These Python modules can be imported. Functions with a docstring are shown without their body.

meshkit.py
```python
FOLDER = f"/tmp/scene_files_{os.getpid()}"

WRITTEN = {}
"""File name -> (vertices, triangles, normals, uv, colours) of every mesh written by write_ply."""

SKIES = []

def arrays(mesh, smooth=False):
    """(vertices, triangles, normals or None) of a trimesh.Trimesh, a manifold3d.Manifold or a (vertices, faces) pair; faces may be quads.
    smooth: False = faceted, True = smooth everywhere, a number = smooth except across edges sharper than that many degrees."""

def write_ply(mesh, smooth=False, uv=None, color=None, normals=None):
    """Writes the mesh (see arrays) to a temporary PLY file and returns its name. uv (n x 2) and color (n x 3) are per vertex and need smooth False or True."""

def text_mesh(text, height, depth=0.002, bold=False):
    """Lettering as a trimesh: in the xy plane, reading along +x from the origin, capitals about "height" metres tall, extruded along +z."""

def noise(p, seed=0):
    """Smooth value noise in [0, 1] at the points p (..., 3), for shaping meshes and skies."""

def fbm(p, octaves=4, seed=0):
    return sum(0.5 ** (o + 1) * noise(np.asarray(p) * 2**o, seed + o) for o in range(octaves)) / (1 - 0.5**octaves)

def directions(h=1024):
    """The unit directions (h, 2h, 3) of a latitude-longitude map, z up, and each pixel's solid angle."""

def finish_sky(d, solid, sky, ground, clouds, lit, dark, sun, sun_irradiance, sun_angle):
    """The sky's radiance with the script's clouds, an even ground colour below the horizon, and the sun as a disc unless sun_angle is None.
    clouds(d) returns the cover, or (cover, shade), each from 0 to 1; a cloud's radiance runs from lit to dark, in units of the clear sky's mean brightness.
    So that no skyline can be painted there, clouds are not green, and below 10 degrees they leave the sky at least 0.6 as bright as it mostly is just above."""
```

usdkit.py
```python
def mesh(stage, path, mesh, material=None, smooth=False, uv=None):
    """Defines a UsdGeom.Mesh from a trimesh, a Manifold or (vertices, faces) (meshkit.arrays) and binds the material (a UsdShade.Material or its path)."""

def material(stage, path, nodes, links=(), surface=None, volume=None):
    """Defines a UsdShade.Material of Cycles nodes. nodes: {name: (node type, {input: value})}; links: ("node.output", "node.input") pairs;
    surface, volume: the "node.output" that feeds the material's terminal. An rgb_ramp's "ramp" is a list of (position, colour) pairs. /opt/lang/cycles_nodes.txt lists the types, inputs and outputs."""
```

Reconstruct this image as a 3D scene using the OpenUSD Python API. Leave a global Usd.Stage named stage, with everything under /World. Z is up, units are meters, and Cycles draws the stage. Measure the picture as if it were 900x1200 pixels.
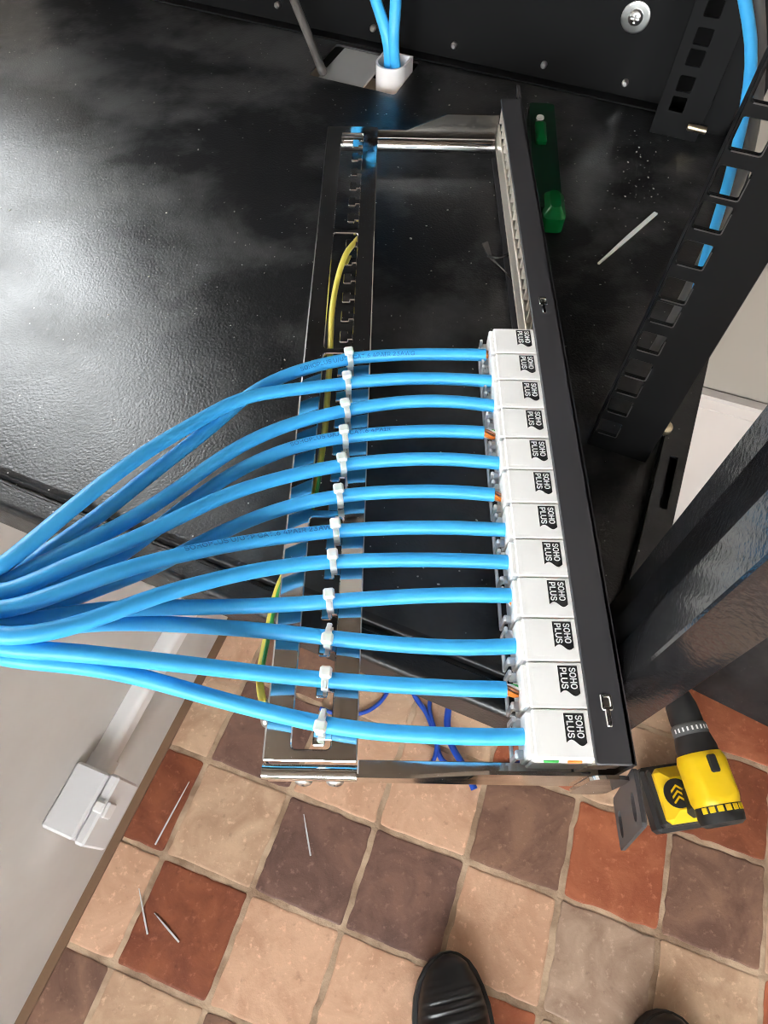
import math, random, numpy as np, trimesh, manifold3d as m3, usdkit, meshkit
from pxr import Usd, UsdGeom, UsdLux, UsdShade, Gf, Sdf
from shapely.geometry import Polygon, Point, box as sbox, LineString
from shapely.ops import unary_union

stage = Usd.Stage.CreateInMemory()
UsdGeom.SetStageUpAxis(stage, 'Z'); UsdGeom.SetStageMetersPerUnit(stage, 1.0)
UsdGeom.Xform.Define(stage, '/World'); UsdGeom.Scope.Define(stage, '/World/Looks')
rng = random.Random(7); nrng = np.random.default_rng(7)

# ------------------------------------------------------------------ camera (900 x 1200)
H = 1.145                      # lens height above the floor
FPX, NADIR = 770.0, (440.0, 1058.0)
_up = -np.array([(NADIR[0]-450)/FPX, (NADIR[1]-600)/FPX, 1.0]); _up /= np.linalg.norm(_up)
_Y = np.array([0, -1.0, 0]); _Y -= _up*(_Y@_up); _Y /= np.linalg.norm(_Y)
WM = np.stack([np.cross(_Y, _up), _Y, _up])     # rows: world axes in camera coordinates (x right, y down, z forward)
cam = UsdGeom.Camera.Define(stage, '/World/camera')
cam.CreateHorizontalApertureAttr(36.0); cam.CreateVerticalApertureAttr(48.0)
cam.CreateFocalLengthAttr(FPX*36/900); cam.CreateClippingRangeAttr(Gf.Vec2f(0.01, 100))
R_, D_, F_ = WM[:, 0], WM[:, 1], WM[:, 2]
cam.AddTransformOp().Set(Gf.Matrix4d(*[float(x) for x in (*R_, 0, *(-D_), 0, *(-F_), 0, 0, 0, H, 1)]))
EXPOSURE = 0.3
cam.CreateExposureAttr(EXPOSURE)

# ------------------------------------------------------------------ frames and light
TW = math.radians(69.2); WD = np.array([math.cos(TW), math.sin(TW), 0]); WN = np.array([-WD[1], WD[0], 0])   # room: along, left
TC = math.radians(67.0); CV = np.array([math.cos(TC), math.sin(TC), 0]); CU = np.array([CV[1], -CV[0], 0])   # cabinet: v away, u right
UZ = np.array([0, 0, 1.0])
ZB = H-0.287                   # top of the cabinet's base
ZT = H-0.243                   # top flange of the patch panel
LEDGE_N, BACK_S, LEFT_N, RIGHT_N, FRONT_S, CEIL = 0.4146, 0.665, 1.75, -2.1, -2.3, 2.45
def room(s, n, z): return WD*s + WN*n + UZ*z
def cab(u, v, z): return CU*u + CV*v + UZ*z

W1 = dict(n0=0.70, n1=1.62, z0=1.10, z1=2.15)    # window beside the cabinet in the back wall
W2 = dict(n0=-1.6, n1=0.9, z0=0.95, z1=2.15)     # unseen window added behind the camera as front fill
sky = UsdLux.DomeLight.Define(stage, '/World/overcast_sky')        # bright overcast sky, seen and let in through the two windows
sky.CreateIntensityAttr(6.0); sky.CreateColorAttr(Gf.Vec3f(0.96, 0.985, 1.0))

# ------------------------------------------------------------------ materials
def lin(r, g, b): return tuple(((c/255)/12.92 if c/255 <= 0.04045 else ((c/255+0.055)/1.055)**2.4) for c in (r, g, b))
MATS = {}
def mat(name, base, rough=0.5, metal=0.0, spec=0.5, bump=None, vary=None, extra=None, rough_vary=None, **kw):
    """base colour; vary = (colour2, scale, lo, hi) noise mix; bump = (scale, strength, distance)"""
    nodes = {'p': ('principled_bsdf', dict(base_color=base, roughness=rough, metallic=metal, specular_ior_level=spec, **kw)), 'g': ('geometry', {})}
    links = []
    if vary:
        c2, sc, lo, hi = vary
        nodes['vn'] = ('noise_texture', dict(scale=sc, detail=5.0, roughness=0.6))
        nodes['vr'] = ('rgb_ramp', dict(ramp=[(0, base), (lo, base), (hi, c2), (1, c2)]))
        links += [('g.position', 'vn.vector'), ('vn.fac', 'vr.fac'), ('vr.color', 'p.base_color')]
    if rough_vary:
        r0, r1, sc = rough_vary
        nodes['rn'] = ('noise_texture', dict(scale=sc, detail=4.0))
        nodes['rm'] = ('map_range', dict(from_min=0.35, from_max=0.65, to_min=r0, to_max=r1, clamp=True))
        links += [('g.position', 'rn.vector'), ('rn.fac', 'rm.value'), ('rm.result', 'p.roughness')]
    if bump:
        sc, st, di = bump
        nodes['bn'] = ('noise_texture', dict(scale=sc, detail=2.0))
        nodes['b'] = ('bump', dict(strength=st, distance=di))
        links += [('g.position', 'bn.vector'), ('bn.fac', 'b.height'), ('b.normal', 'p.normal')]
    MATS[name] = usdkit.material(stage, '/World/Looks/'+name, nodes, links, surface='p.BSDF')
    return name

# textured black powder coat with dust
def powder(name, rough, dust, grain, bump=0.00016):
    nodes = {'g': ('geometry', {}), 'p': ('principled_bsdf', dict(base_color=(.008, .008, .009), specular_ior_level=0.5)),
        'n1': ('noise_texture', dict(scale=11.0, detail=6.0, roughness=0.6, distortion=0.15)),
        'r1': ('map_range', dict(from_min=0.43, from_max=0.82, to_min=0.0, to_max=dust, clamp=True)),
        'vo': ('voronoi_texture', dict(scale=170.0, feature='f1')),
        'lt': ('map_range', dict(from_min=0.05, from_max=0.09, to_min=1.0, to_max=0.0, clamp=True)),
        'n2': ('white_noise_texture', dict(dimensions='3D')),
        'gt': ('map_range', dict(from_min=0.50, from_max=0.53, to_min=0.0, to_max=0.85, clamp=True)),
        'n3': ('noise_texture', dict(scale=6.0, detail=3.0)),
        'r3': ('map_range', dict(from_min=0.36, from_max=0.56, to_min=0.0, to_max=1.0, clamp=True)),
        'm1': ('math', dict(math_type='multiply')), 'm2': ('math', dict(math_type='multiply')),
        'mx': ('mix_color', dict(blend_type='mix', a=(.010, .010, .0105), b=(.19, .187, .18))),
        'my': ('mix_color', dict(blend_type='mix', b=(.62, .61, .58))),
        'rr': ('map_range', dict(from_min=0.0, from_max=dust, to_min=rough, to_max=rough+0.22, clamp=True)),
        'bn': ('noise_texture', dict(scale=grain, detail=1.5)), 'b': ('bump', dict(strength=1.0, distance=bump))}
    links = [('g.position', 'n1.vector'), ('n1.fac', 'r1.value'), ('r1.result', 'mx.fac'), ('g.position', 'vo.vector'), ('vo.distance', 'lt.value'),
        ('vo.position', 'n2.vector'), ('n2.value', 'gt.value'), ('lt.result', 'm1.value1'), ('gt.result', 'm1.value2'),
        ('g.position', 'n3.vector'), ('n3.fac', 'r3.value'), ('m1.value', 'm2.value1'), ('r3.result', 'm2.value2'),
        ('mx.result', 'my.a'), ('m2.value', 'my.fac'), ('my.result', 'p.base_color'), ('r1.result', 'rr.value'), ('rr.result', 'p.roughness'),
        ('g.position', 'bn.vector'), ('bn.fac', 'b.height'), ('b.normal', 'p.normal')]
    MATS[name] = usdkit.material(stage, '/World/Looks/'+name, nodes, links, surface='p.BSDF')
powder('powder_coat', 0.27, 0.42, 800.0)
powder('powder_coat_clean', 0.25, 0.03, 800.0)
mat('black_gloss', (.010, .010, .011), 0.14, spec=1.0, bump=(500, 1.0, .00010))
mat('black_satin', (.0055, .0055, .0057), 0.40, spec=0.13, bump=(900, .15, .0003))
mat('panel_black', (.042, .040, .043), 0.42, bump=(1500, .08, .0002))
mat('hole_dark', (.004, .004, .004), 0.6)
mat('chrome', (.72, .71, .69), 0.07, metal=1.0, bump=(60, .05, .002), rough_vary=(.03, .13, 90))
mat('chrome_dull', (.55, .51, .46), 0.22, metal=1.0, bump=(200, .1, .0005))
mat('chrome_darkened', (.16, .145, .13), 0.3, metal=1.0, bump=(200, .1, .0005))  # far arm chrome, with a dark reflection put into its colour
mat('zinc', (.62, .62, .60), 0.3, metal=1.0, bump=(500, .1, .0004))
mat('brass', (.70, .60, .42), 0.3, metal=1.0)
mat('blue_jacket', lin(60, 166, 228), 0.42, spec=0.4, bump=(300, .06, .0006), vary=(lin(68, 174, 232), 40, .45, .6))
mat('blue_jacket_deep', lin(25, 70, 170), 0.45)
mat('blue_print', lin(18, 92, 160), 0.5)
mat('white_plastic', (.90, .885, .86), 0.3, spec=0.5)
mat('white_plastic_wall', (.66, .65, .66), 0.4)
mat('conduit_white', (.78, .76, .76), 0.4)
mat('tie_white', (.82, .81, .77), 0.35, subsurface_weight=0.2, subsurface_scale=0.002)
mat('clear_plastic', (.86, .87, .88), 0.2, transmission_weight=0.3, ior=1.4)
mat('label_black', (.012, .012, .012), 0.45)
mat('label_white', (.85, .85, .84), 0.5)
mat('earth_yellow', lin(222, 205, 84), 0.4)
mat('earth_green', lin(60, 160, 80), 0.4)
for nm, c in dict(orange=(230, 130, 40), green=(40, 150, 60), brown=(130, 80, 50), red=(190, 50, 40), blue=(40, 80, 190)).items(): mat('wire_'+nm, lin(*c), 0.4)
mat('wire_white', (.8, .79, .76), 0.4)
mat('green_plastic', lin(0, 52, 26), 0.22, transmission_weight=0.35, ior=1.45)
mat('green_bright', lin(6, 118, 56), 0.2, transmission_weight=0.35, ior=1.45)
mat('wall_grey', lin(196, 192, 188), 0.75, bump=(90, .1, .001), vary=(lin(188, 183, 179), 5, .4, .65))
mat('wall_cream', lin(205, 198, 188), 0.8)
mat('wall_beige', lin(136, 128, 119), 0.8, bump=(90, .1, .001))
mat('wall_white', lin(176, 168, 162), 0.7)
mat('cover_grey', lin(158, 156, 153), 0.6)
mat('ceiling_wood', lin(96, 82, 68), 0.7, vary=(lin(78, 64, 52), 6, .4, .6))
mat('grout', lin(192, 166, 140), 0.85, bump=(260, .5, .0015), vary=(lin(140, 114, 92), 14, .4, .62))
TILE = {'peach': ((212, 172, 144), (190, 148, 120)), 'beige': ((204, 172, 144), (176, 142, 116)), 'grey': ((180, 154, 134), (148, 120, 102)),
        'brown': ((142, 108, 90), (108, 78, 66)), 'plum': ((130, 98, 86), (98, 72, 64)), 'terracotta': ((176, 106, 76), (148, 80, 54)), 'red': ((146, 86, 60), (116, 60, 40))}
def tile_mat(name, c1, c2):
    """fired clay: broad clouds, small pale and dark flecks, a few white scuffs"""
    c1, c2 = np.array(lin(*c1)), np.array(lin(*c2)); pale = tuple(np.clip(c1*1.35+.03, 0, 1)); dark = tuple(c2*.62)
    nodes = {'g': ('geometry', {}), 'p': ('principled_bsdf', dict(specular_ior_level=.4)), 'n1': ('noise_texture', dict(scale=13.0, detail=6.0, roughness=.62, distortion=.8)),
        'r1': ('map_range', dict(from_min=.36, from_max=.64, to_min=0.0, to_max=1.0, clamp=True)), 'm1': ('mix_color', dict(blend_type='mix', a=tuple(c1), b=tuple(c2))),
        'n2': ('noise_texture', dict(scale=85.0, detail=4.0, roughness=.7)), 'r2': ('map_range', dict(from_min=.57, from_max=.70, to_min=0.0, to_max=.6, clamp=True)), 'm2': ('mix_color', dict(blend_type='mix', b=pale)),
        'n3': ('noise_texture', dict(scale=60.0, detail=4.0, roughness=.65, w=3.0, dimensions='4D')), 'r3': ('map_range', dict(from_min=.60, from_max=.72, to_min=0.0, to_max=.55, clamp=True)), 'm3': ('mix_color', dict(blend_type='mix', b=dark)),
        'rr': ('map_range', dict(from_min=.35, from_max=.65, to_min=.32, to_max=.6, clamp=True)), 'b': ('bump', dict(strength=.45, distance=.0012))}
    links = [('g.position', x+'.vector') for x in ('n1', 'n2', 'n3')]+[('n1.fac', 'r1.value'), ('r1.result', 'm1.fac'), ('n2.fac', 'r2.value'), ('r2.result', 'm2.fac'), ('n3.fac', 'r3.value'), ('r3.result', 'm3.fac'),
        ('m1.result', 'm2.a'), ('m2.result', 'm3.a'), ('m3.result', 'p.base_color'), ('n1.fac', 'rr.value'), ('rr.result', 'p.roughness'), ('n2.fac', 'b.height'), ('b.normal', 'p.normal')]
    MATS[name] = usdkit.material(stage, '/World/Looks/'+name, nodes, links, surface='p.BSDF')
for k, (c1, c2) in TILE.items(): tile_mat('tile_'+k, c1, c2)
mat('dust_grain', lin(205, 200, 190), 0.9)
mat('strip_brown', lin(120, 92, 70), 0.8, bump=(200, .4, .001))
mat('drill_yellow', lin(240, 200, 20), 0.4)
mat('drill_black', (.018, .018, .018), 0.5)
mat('drill_grey', (.10, .10, .10), 0.5)
mat('shoe_leather', (.010, .010, .011), 0.3, bump=(260, .25, .0006))
mat('shoe_sole', (.02, .02, .02), 0.6)
mat('shoe_lining', lin(170, 150, 125), 0.8)
mat('grey_cable', (.09, .085, .08), 0.5)
mat('black_cable', lin(78, 74, 71), 0.4)
mat('nickel_satin', (.66, .60, .52), 0.38, metal=.55)
mat('edge_glint', (.11, .105, .10), 0.35, metal=.7)  # grey that stands in for the highlight on the hole bevels
MATS['glass'] = usdkit.material(stage, '/World/Looks/glass', {'t': ('transparent_bsdf', dict(color=(.97, .98, .98))), 'g': ('glossy_bsdf', dict(color=(1, 1, 1), roughness=0.0)),
    'm': ('mix_closure', dict(fac=0.06))}, [('t.BSDF', 'm.closure1'), ('g.BSDF', 'm.closure2')], surface='m.closure')

# ------------------------------------------------------------------ scene helpers
_taken = {}
def numbered(parent, name):
    k = _taken.get((parent, name), 0); _taken[(parent, name)] = k+1
    return f'{parent}/{name}' if k == 0 else f'{parent}/{name}_{k:03d}'
def _data(o, label=None, cat=None, group=None, kind=None):
    for k, v in (('label', label), ('category', cat), ('group', group), ('kind', kind)):
        if v: o.SetCustomDataByKey(k, v)
    return o
_loc = {}
def thing(name, label, cat, loc, rotz=0.0, group=None, kind=None):
    x = UsdGeom.Xform.Define(stage, numbered('/World', name))
    x.AddTranslateOp().Set(Gf.Vec3d(*map(float, loc)))
    if rotz: x.AddRotateZOp().Set(float(math.degrees(rotz)))
    _loc[str(x.GetPath())] = np.array(loc, float)
    return _data(x.GetPrim(), label, cat, group, kind)
def arr(m):
    if isinstance(m, trimesh.Trimesh): return np.asarray(m.vertices, float), np.asarray(m.faces, int)
    if isinstance(m, m3.Manifold):
        me = m.to_mesh(); return np.asarray(me.vert_properties[:, :3], float), np.asarray(me.tri_verts, int)
    if isinstance(m, (list, tuple)) and not isinstance(m[0], np.ndarray): return join(m)
    return np.asarray(m[0], float), np.asarray(m[1], int)
def join(ms):
    V, F, k = [], [], 0
    for m in ms:
        v, f = arr(m); V.append(v); F.append(f+k); k += len(v)
    return np.concatenate(V), np.concatenate(F)
def part(name, mesh, material, parent, smooth=35, label=None, world=True):
    """one Mesh prim under the thing / part; mesh in world coordinates (moved to the thing's own frame) unless world=False"""
    pp = str(parent.GetPath()); root = '/'.join(pp.split('/')[:3])
    v, f = arr(mesh)
    if world and root in _loc: v = v - _loc[root]
    o = usdkit.mesh(stage, numbered(pp, name), (v, f), MATS[material], smooth=smooth).GetPrim()
    if label: o.SetCustomDataByKey('label', label)
    return o
def single(name, mesh, material, label, cat, group=None, kind=None, smooth=35):
    v, f = arr(mesh)
    o = usdkit.mesh(stage, numbered('/World', name), (v, f), MATS[material], smooth=smooth).GetPrim()
    return _data(o, label, cat, group, kind)
def struct(name, mesh, material, smooth=False, label=None, cat=None): return single(name, mesh, material, label, cat, kind='structure', smooth=smooth)
def copy_of(proto, label, loc, rotz=0.0):
    x = UsdGeom.Xform.Define(stage, numbered('/World', proto.GetName()))
    x.GetPrim().GetReferences().AddInternalReference(proto.GetPath())
    x.ClearXformOpOrder()
    x.AddTranslateOp().Set(Gf.Vec3d(*map(float, loc))); x.AddRotateZOp().Set(float(math.degrees(rotz)))
    was = proto.GetCustomData()
    _data(x.GetPrim(), label, was['category'], was.get('group')); x.GetPrim().SetInstanceable(True)
    return x.GetPrim()

# ------------------------------------------------------------------ geometry helpers
def ray(p):
    c = np.array([(p[0]-450)/FPX, (p[1]-600)/FPX, 1.0]); return WM@c
def pz(px, py, z):                       # the point at height z that the photograph shows at (px, py)
    r = ray((px, py)); return np.array([0, 0, H]) + r*((z-H)/r[2])
def pp_(px, py, n, d):                   # the point of the plane n.x = d that the photograph shows at (px, py)
    r = ray((px, py)); c = np.array([0, 0, H]); return c + r*((d-n@c)/(n@r))
def frame(m, o, x, y, z=None):
    v, f = arr(m); x = np.asarray(x, float); y = np.asarray(y, float); z = np.cross(x, y) if z is None else np.asarray(z, float)
    w = np.asarray(o, float) + v[:, :1]*x + v[:, 1:2]*y + v[:, 2:3]*z
    if np.linalg.det(np.stack([x, y, z])) < 0: f = f[:, ::-1]
    return w, f
def bx(x0, x1, y0, y1, z0, z1, b=0.0):
    """axis aligned box, chamfered by b"""
    if b <= 0:
        m = trimesh.creation.box((x1-x0, y1-y0, z1-z0)); m.apply_translation(((x0+x1)/2, (y0+y1)/2, (z0+z1)/2)); return m
    pts = []
    for sx, xx in ((1, x0), (-1, x1)):
        for sy, yy in ((1, y0), (-1, y1)):
            for sz, zz in ((1, z0), (-1, z1)):
                pts += [(xx, yy+sy*b, zz+sz*b), (xx+sx*b, yy, zz+sz*b), (xx+sx*b, yy+sy*b, zz)]
    return trimesh.convex.convex_hull(np.array(pts))
def ext(poly, h, z0=0.0):
    """shapely polygon extruded along z"""
    polys = poly.geoms if hasattr(poly, 'geoms') else [poly]
    loops = []
    for p in polys:
        loops.append(np.array(p.exterior.coords)[:-1]); loops += [np.array(i.coords)[:-1] for i in p.interiors]
    cs = m3.CrossSection(loops, m3.FillRule.EvenOdd)
    v, f = arr(m3.Manifold.extrude(cs, h)); v = v + [0, 0, z0]; return v, f
def _off(loop, b):
    p = np.asarray(loop, float); a = p-np.roll(p, 1, 0); c = np.roll(p, -1, 0)-p
    a /= np.linalg.norm(a, axis=1)[:, None]+1e-12; c /= np.linalg.norm(c, axis=1)[:, None]+1e-12
    n = np.stack([-a[:, 1]-c[:, 1], a[:, 0]+c[:, 0]], 1); n /= np.linalg.norm(n, axis=1)[:, None]+1e-12
    k = 1/np.clip((n*np.stack([-a[:, 1], a[:, 0]], 1)).sum(1), .5, 1)
    return p+n*(b*k)[:, None]
def ext_bev(poly, h, b, z0=0.0):
    """extruded polygon whose upper edges, also round its holes, are chamfered by b"""
    from shapely.geometry.polygon import orient
    out = []
    for p in (poly.geoms if hasattr(poly, 'geoms') else [poly]):
        p = orient(p.simplify(1e-6)); loops = [np.array(p.exterior.coords)[:-1]]+[np.array(i.coords)[:-1] for i in p.interiors]
        ins = [_off(l, b) for l in loops]
        out.append(ext(p, h-b, z0)); out.append(ext(Polygon(ins[0], ins[1:]), b*.4, z0+h-b*.4))
        for l, i in zip(loops, ins):
            n = len(l); V = np.vstack([np.c_[l, np.full(n, z0+h-b)], np.c_[i, np.full(n, z0+h)]]); j = np.arange(n); k = (j+1) % n
            out.append((V, np.concatenate([np.stack([j, k, n+k], 1), np.stack([j, n+k, n+j], 1)])))
    return join(out)
def rrect(x0, x1, y0, y1, r, q=4): return sbox(x0+r, y0+r, x1-r, y1-r).buffer(r, quad_segs=q)
def spline(pts, step=0.004):
    P = np.asarray(pts, float); P = np.vstack([2*P[0]-P[1], P, 2*P[-1]-P[-2]]); out = []
    for i in range(1, len(P)-2):
        p0, p1, p2, p3 = P[i-1:i+3]; n = max(2, int(np.linalg.norm(p2-p1)/step))
        # centripetal Catmull-Rom
        t0 = 0; t1 = t0+max(1e-6, np.linalg.norm(p1-p0))**.5; t2 = t1+max(1e-6, np.linalg.norm(p2-p1))**.5; t3 = t2+max(1e-6, np.linalg.norm(p3-p2))**.5
        t = np.linspace(t1, t2, n, endpoint=False)[:, None]
        A1 = (t1-t)/(t1-t0)*p0+(t-t0)/(t1-t0)*p1; A2 = (t2-t)/(t2-t1)*p1+(t-t1)/(t2-t1)*p2; A3 = (t3-t)/(t3-t2)*p2+(t-t2)/(t3-t2)*p3
        B1 = (t2-t)/(t2-t0)*A1+(t-t0)/(t2-t0)*A2; B2 = (t3-t)/(t3-t1)*A2+(t-t1)/(t3-t1)*A3
        out.append((t2-t)/(t2-t1)*B1+(t-t1)/(t2-t1)*B2)
    out.append(P[-2][None]); return np.concatenate(out)
def smooth_path(p, k=3, it=2):
    p = p.copy()
    for _ in range(it):
        q = p.copy(); q[1:-1] = (p[:-2]+2*p[1:-1]+p[2:])/4; p = q
    return p
def tube(path, r, n=14, cap=True):
    p = np.asarray(path, float); t = np.gradient(p, axis=0); t /= np.linalg.norm(t, axis=1)[:, None]
    nrm = np.cross(t[0], UZ if abs(t[0][2]) < .9 else [1, 0, 0]); nrm /= np.linalg.norm(nrm); N = [nrm]
    for i in range(1, len(p)):
        q = N[-1]-t[i]*(N[-1]@t[i]); N.append(q/np.linalg.norm(q))
    N = np.array(N); B = np.cross(t, N); a = np.linspace(0, 2*np.pi, n, endpoint=False)
    r = np.broadcast_to(np.asarray(r, float), (len(p),))
    V = p[:, None]+(N[:, None]*np.cos(a)[None, :, None]+B[:, None]*np.sin(a)[None, :, None])*r[:, None, None]
    V = V.reshape(-1, 3); F = []
    i = np.arange(len(p)-1)[:, None]*n; j = np.arange(n)[None]; k = (j+1) % n
    a_, b_, c_, d_ = i+j, i+k, i+n+k, i+n+j
    F = np.concatenate([np.stack([a_, b_, c_], -1).reshape(-1, 3), np.stack([a_, c_, d_], -1).reshape(-1, 3)])
    if cap:
        m = len(V); V = np.vstack([V, V[:n], V[-n:], p[:1], p[-1:]])
        jj = np.arange(n); kk = (jj+1) % n
        F = np.concatenate([F, np.stack([m+kk, m+jj, np.full(n, m+2*n)], 1), np.stack([m+n+jj, m+n+kk, np.full(n, m+2*n+1)], 1)])
    return V, F
def lathe(profile, n=28):
    """(r, z) profile turned about z"""
    pr = np.asarray(profile, float); a = np.linspace(0, 2*np.pi, n, endpoint=False)
    V = np.stack([pr[:, None, 0]*np.cos(a), pr[:, None, 0]*np.sin(a), np.repeat(pr[:, 1:], n, 1)], -1).reshape(-1, 3); F = []
    for i in range(len(pr)-1):
        for j in range(n):
            k = (j+1) % n; F += [(i*n+j, i*n+k, (i+1)*n+k), (i*n+j, (i+1)*n+k, (i+1)*n+j)]
    return V, np.array(F)
def hull(*ms): return trimesh.convex.convex_hull(np.concatenate([arr(m)[0] for m in ms]))
def ortho(z):
    z = np.asarray(z, float)/np.linalg.norm(z); x = np.cross([0, 0, 1.0] if abs(z[2]) < .9 else [1.0, 0, 0], z); x /= np.linalg.norm(x); return x, np.cross(z, x), z
def along(m, o, z): x, y, z = ortho(z); return frame(m, o, x, y, z)
def prof_ext(poly, o, x, y, z, h): return frame(ext(poly, h), o, x, y, z)
def screw_head(r=0.0032, h=0.002, slot=True):
    """pan head with a cross recess, on z = 0"""
    a = np.linspace(0, np.pi/2, 6); pts = [(0, 0), (r, 0), (r, h*.3)]+[(r*math.cos(q), h*(.3+.7*math.sin(q))) for q in a[1:-1]]+[(0, h)]
    s = m3.Manifold.revolve(m3.CrossSection([np.array(pts)]), 24)
    c = m3.Manifold.cube((r*1.1, r*.24, h), True)+m3.Manifold.cube((r*.24, r*1.1, h), True)
    return arr(s-c.translate((0, 0, h)))

# ================================================================== THE SETTING
# floor: quarry tiles on a grid measured off the photograph
G0 = np.array([0.2788, 0.0057]); GU = np.array([0.1420, -0.0506]); GV = np.array([0.0518, 0.1330])
GU = GU/np.linalg.norm(GU)*0.1475; GV = np.array([-GU[1], GU[0]])
floor = thing('floor', 'floor of worn terracotta, beige and brown quarry tiles', 'floor', (0, 0, 0), kind='structure')
c4 = [room(s, n, 0) for s, n in ((FRONT_S, RIGHT_N), (BACK_S, RIGHT_N), (BACK_S, LEFT_N), (FRONT_S, LEFT_N))]
part('grout_bed', ext(Polygon([c[:2] for c in c4]), 0.05, -0.0522), 'grout', floor, smooth=False)
TM = {(-4, -1): 'beige', (-4, -2): 'red', (-3, -2): 'peach', (-3, -1): 'plum', (-2, -1): 'plum', (-2, 0): 'peach', (-1, 0): 'brown', (0, 0): 'terracotta', (1, 0): 'brown',
      (0, -1): 'grey', (-1, -1): 'peach', (1, -1): 'beige', (-2, -2): 'peach', (1, 1): 'red', (0, 1): 'beige', (1, 2): 'terracotta', (0, 2): 'beige', (-4, -3): 'beige', (-3, -3): 'brown',
      (-1, -2): 'terracotta', (2, -2): 'terracotta', (2, -1): 'terracotta', (-5, -1): 'red', (-4, 0): 'plum', (-3, 0): 'peach', (-5, -2): 'peach', (-5, -3): 'brown', (-3, 1): 'beige', (-2, 1): 'beige',
      (-1, 1): 'terracotta', (-5, 0): 'beige', (-4, 1): 'brown', (0, -2): 'beige', (1, -2): 'grey', (2, 0): 'beige', (2, 1): 'peach', (-1, 2): 'peach', (-2, 2): 'brown', (-6, -2): 'brown', (-6, -1): 'beige', (-5, 1): 'peach'}
room_poly = Polygon([room(s, n, 0)[:2] for s, n in ((-1.15, -1.25), (BACK_S-.004, -1.25), (BACK_S-.004, LEDGE_N-.004), (-1.15, LEDGE_N-.004))])
def tile_mesh(i, j):
    e = 0.0042
    q = [G0+GU*(i+a)+GV*(j+b) for a, b in ((0, 0), (1, 0), (1, 1), (0, 1))]
    p = Polygon(q).buffer(-e-0.004).buffer(0.004, quad_segs=2).intersection(room_poly)
    if p.is_empty or p.area < 0.0004 or p.geom_type != 'Polygon': return None
    ring = np.array(p.segmentize(0.014).exterior.coords)[:-1]
    if not p.exterior.is_ccw: ring = ring[::-1]
    jit = (meshkit.noise(np.c_[ring*70, np.full(len(ring), i*3.1+j)])-.5)*0.0055
    c = ring.mean(0); d = ring-c; d /= np.linalg.norm(d, axis=1)[:, None]; ring = ring+d*jit[:, None]
    n = len(ring); inner = c+(ring-c)*(1-0.004/np.linalg.norm(ring-c, axis=1))[:, None]
    tz = nrng.uniform(-.0005, .0005); tilt = nrng.uniform(-.004, .004, 2)
    z = lambda r, h: h+(r-c)@tilt
    V = np.vstack([np.c_[ring, np.full(n, -0.006)], np.c_[ring, z(ring, -0.0014)], np.c_[inner, z(inner, tz)], [[*c, tz+.0002]]]); F = []
    for a in range(n):
        b = (a+1) % n
        F += [(a, b, n+b), (a, n+b, n+a), (n+a, n+b, 2*n+b), (n+a, 2*n+b, 2*n+a), (2*n+a, 2*n+b, 3*n)]
    return V, np.array(F)
kinds = list(TILE)
for j in range(-7, 6):
    for i in range(-7, 9):
        k = TM.get((i, j)) or kinds[(i*7+j*13+abs(i*j)) % 7]
        t = tile_mesh(i, j)
        if t is not None: part('tile', t, 'tile_'+k, floor, smooth=40)

def room_box(s0, s1, n0, n1, z0, z1): return frame(bx(s0, s1, n0, n1, z0, z1), (0, 0, 0), WD, WN, UZ)
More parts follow.
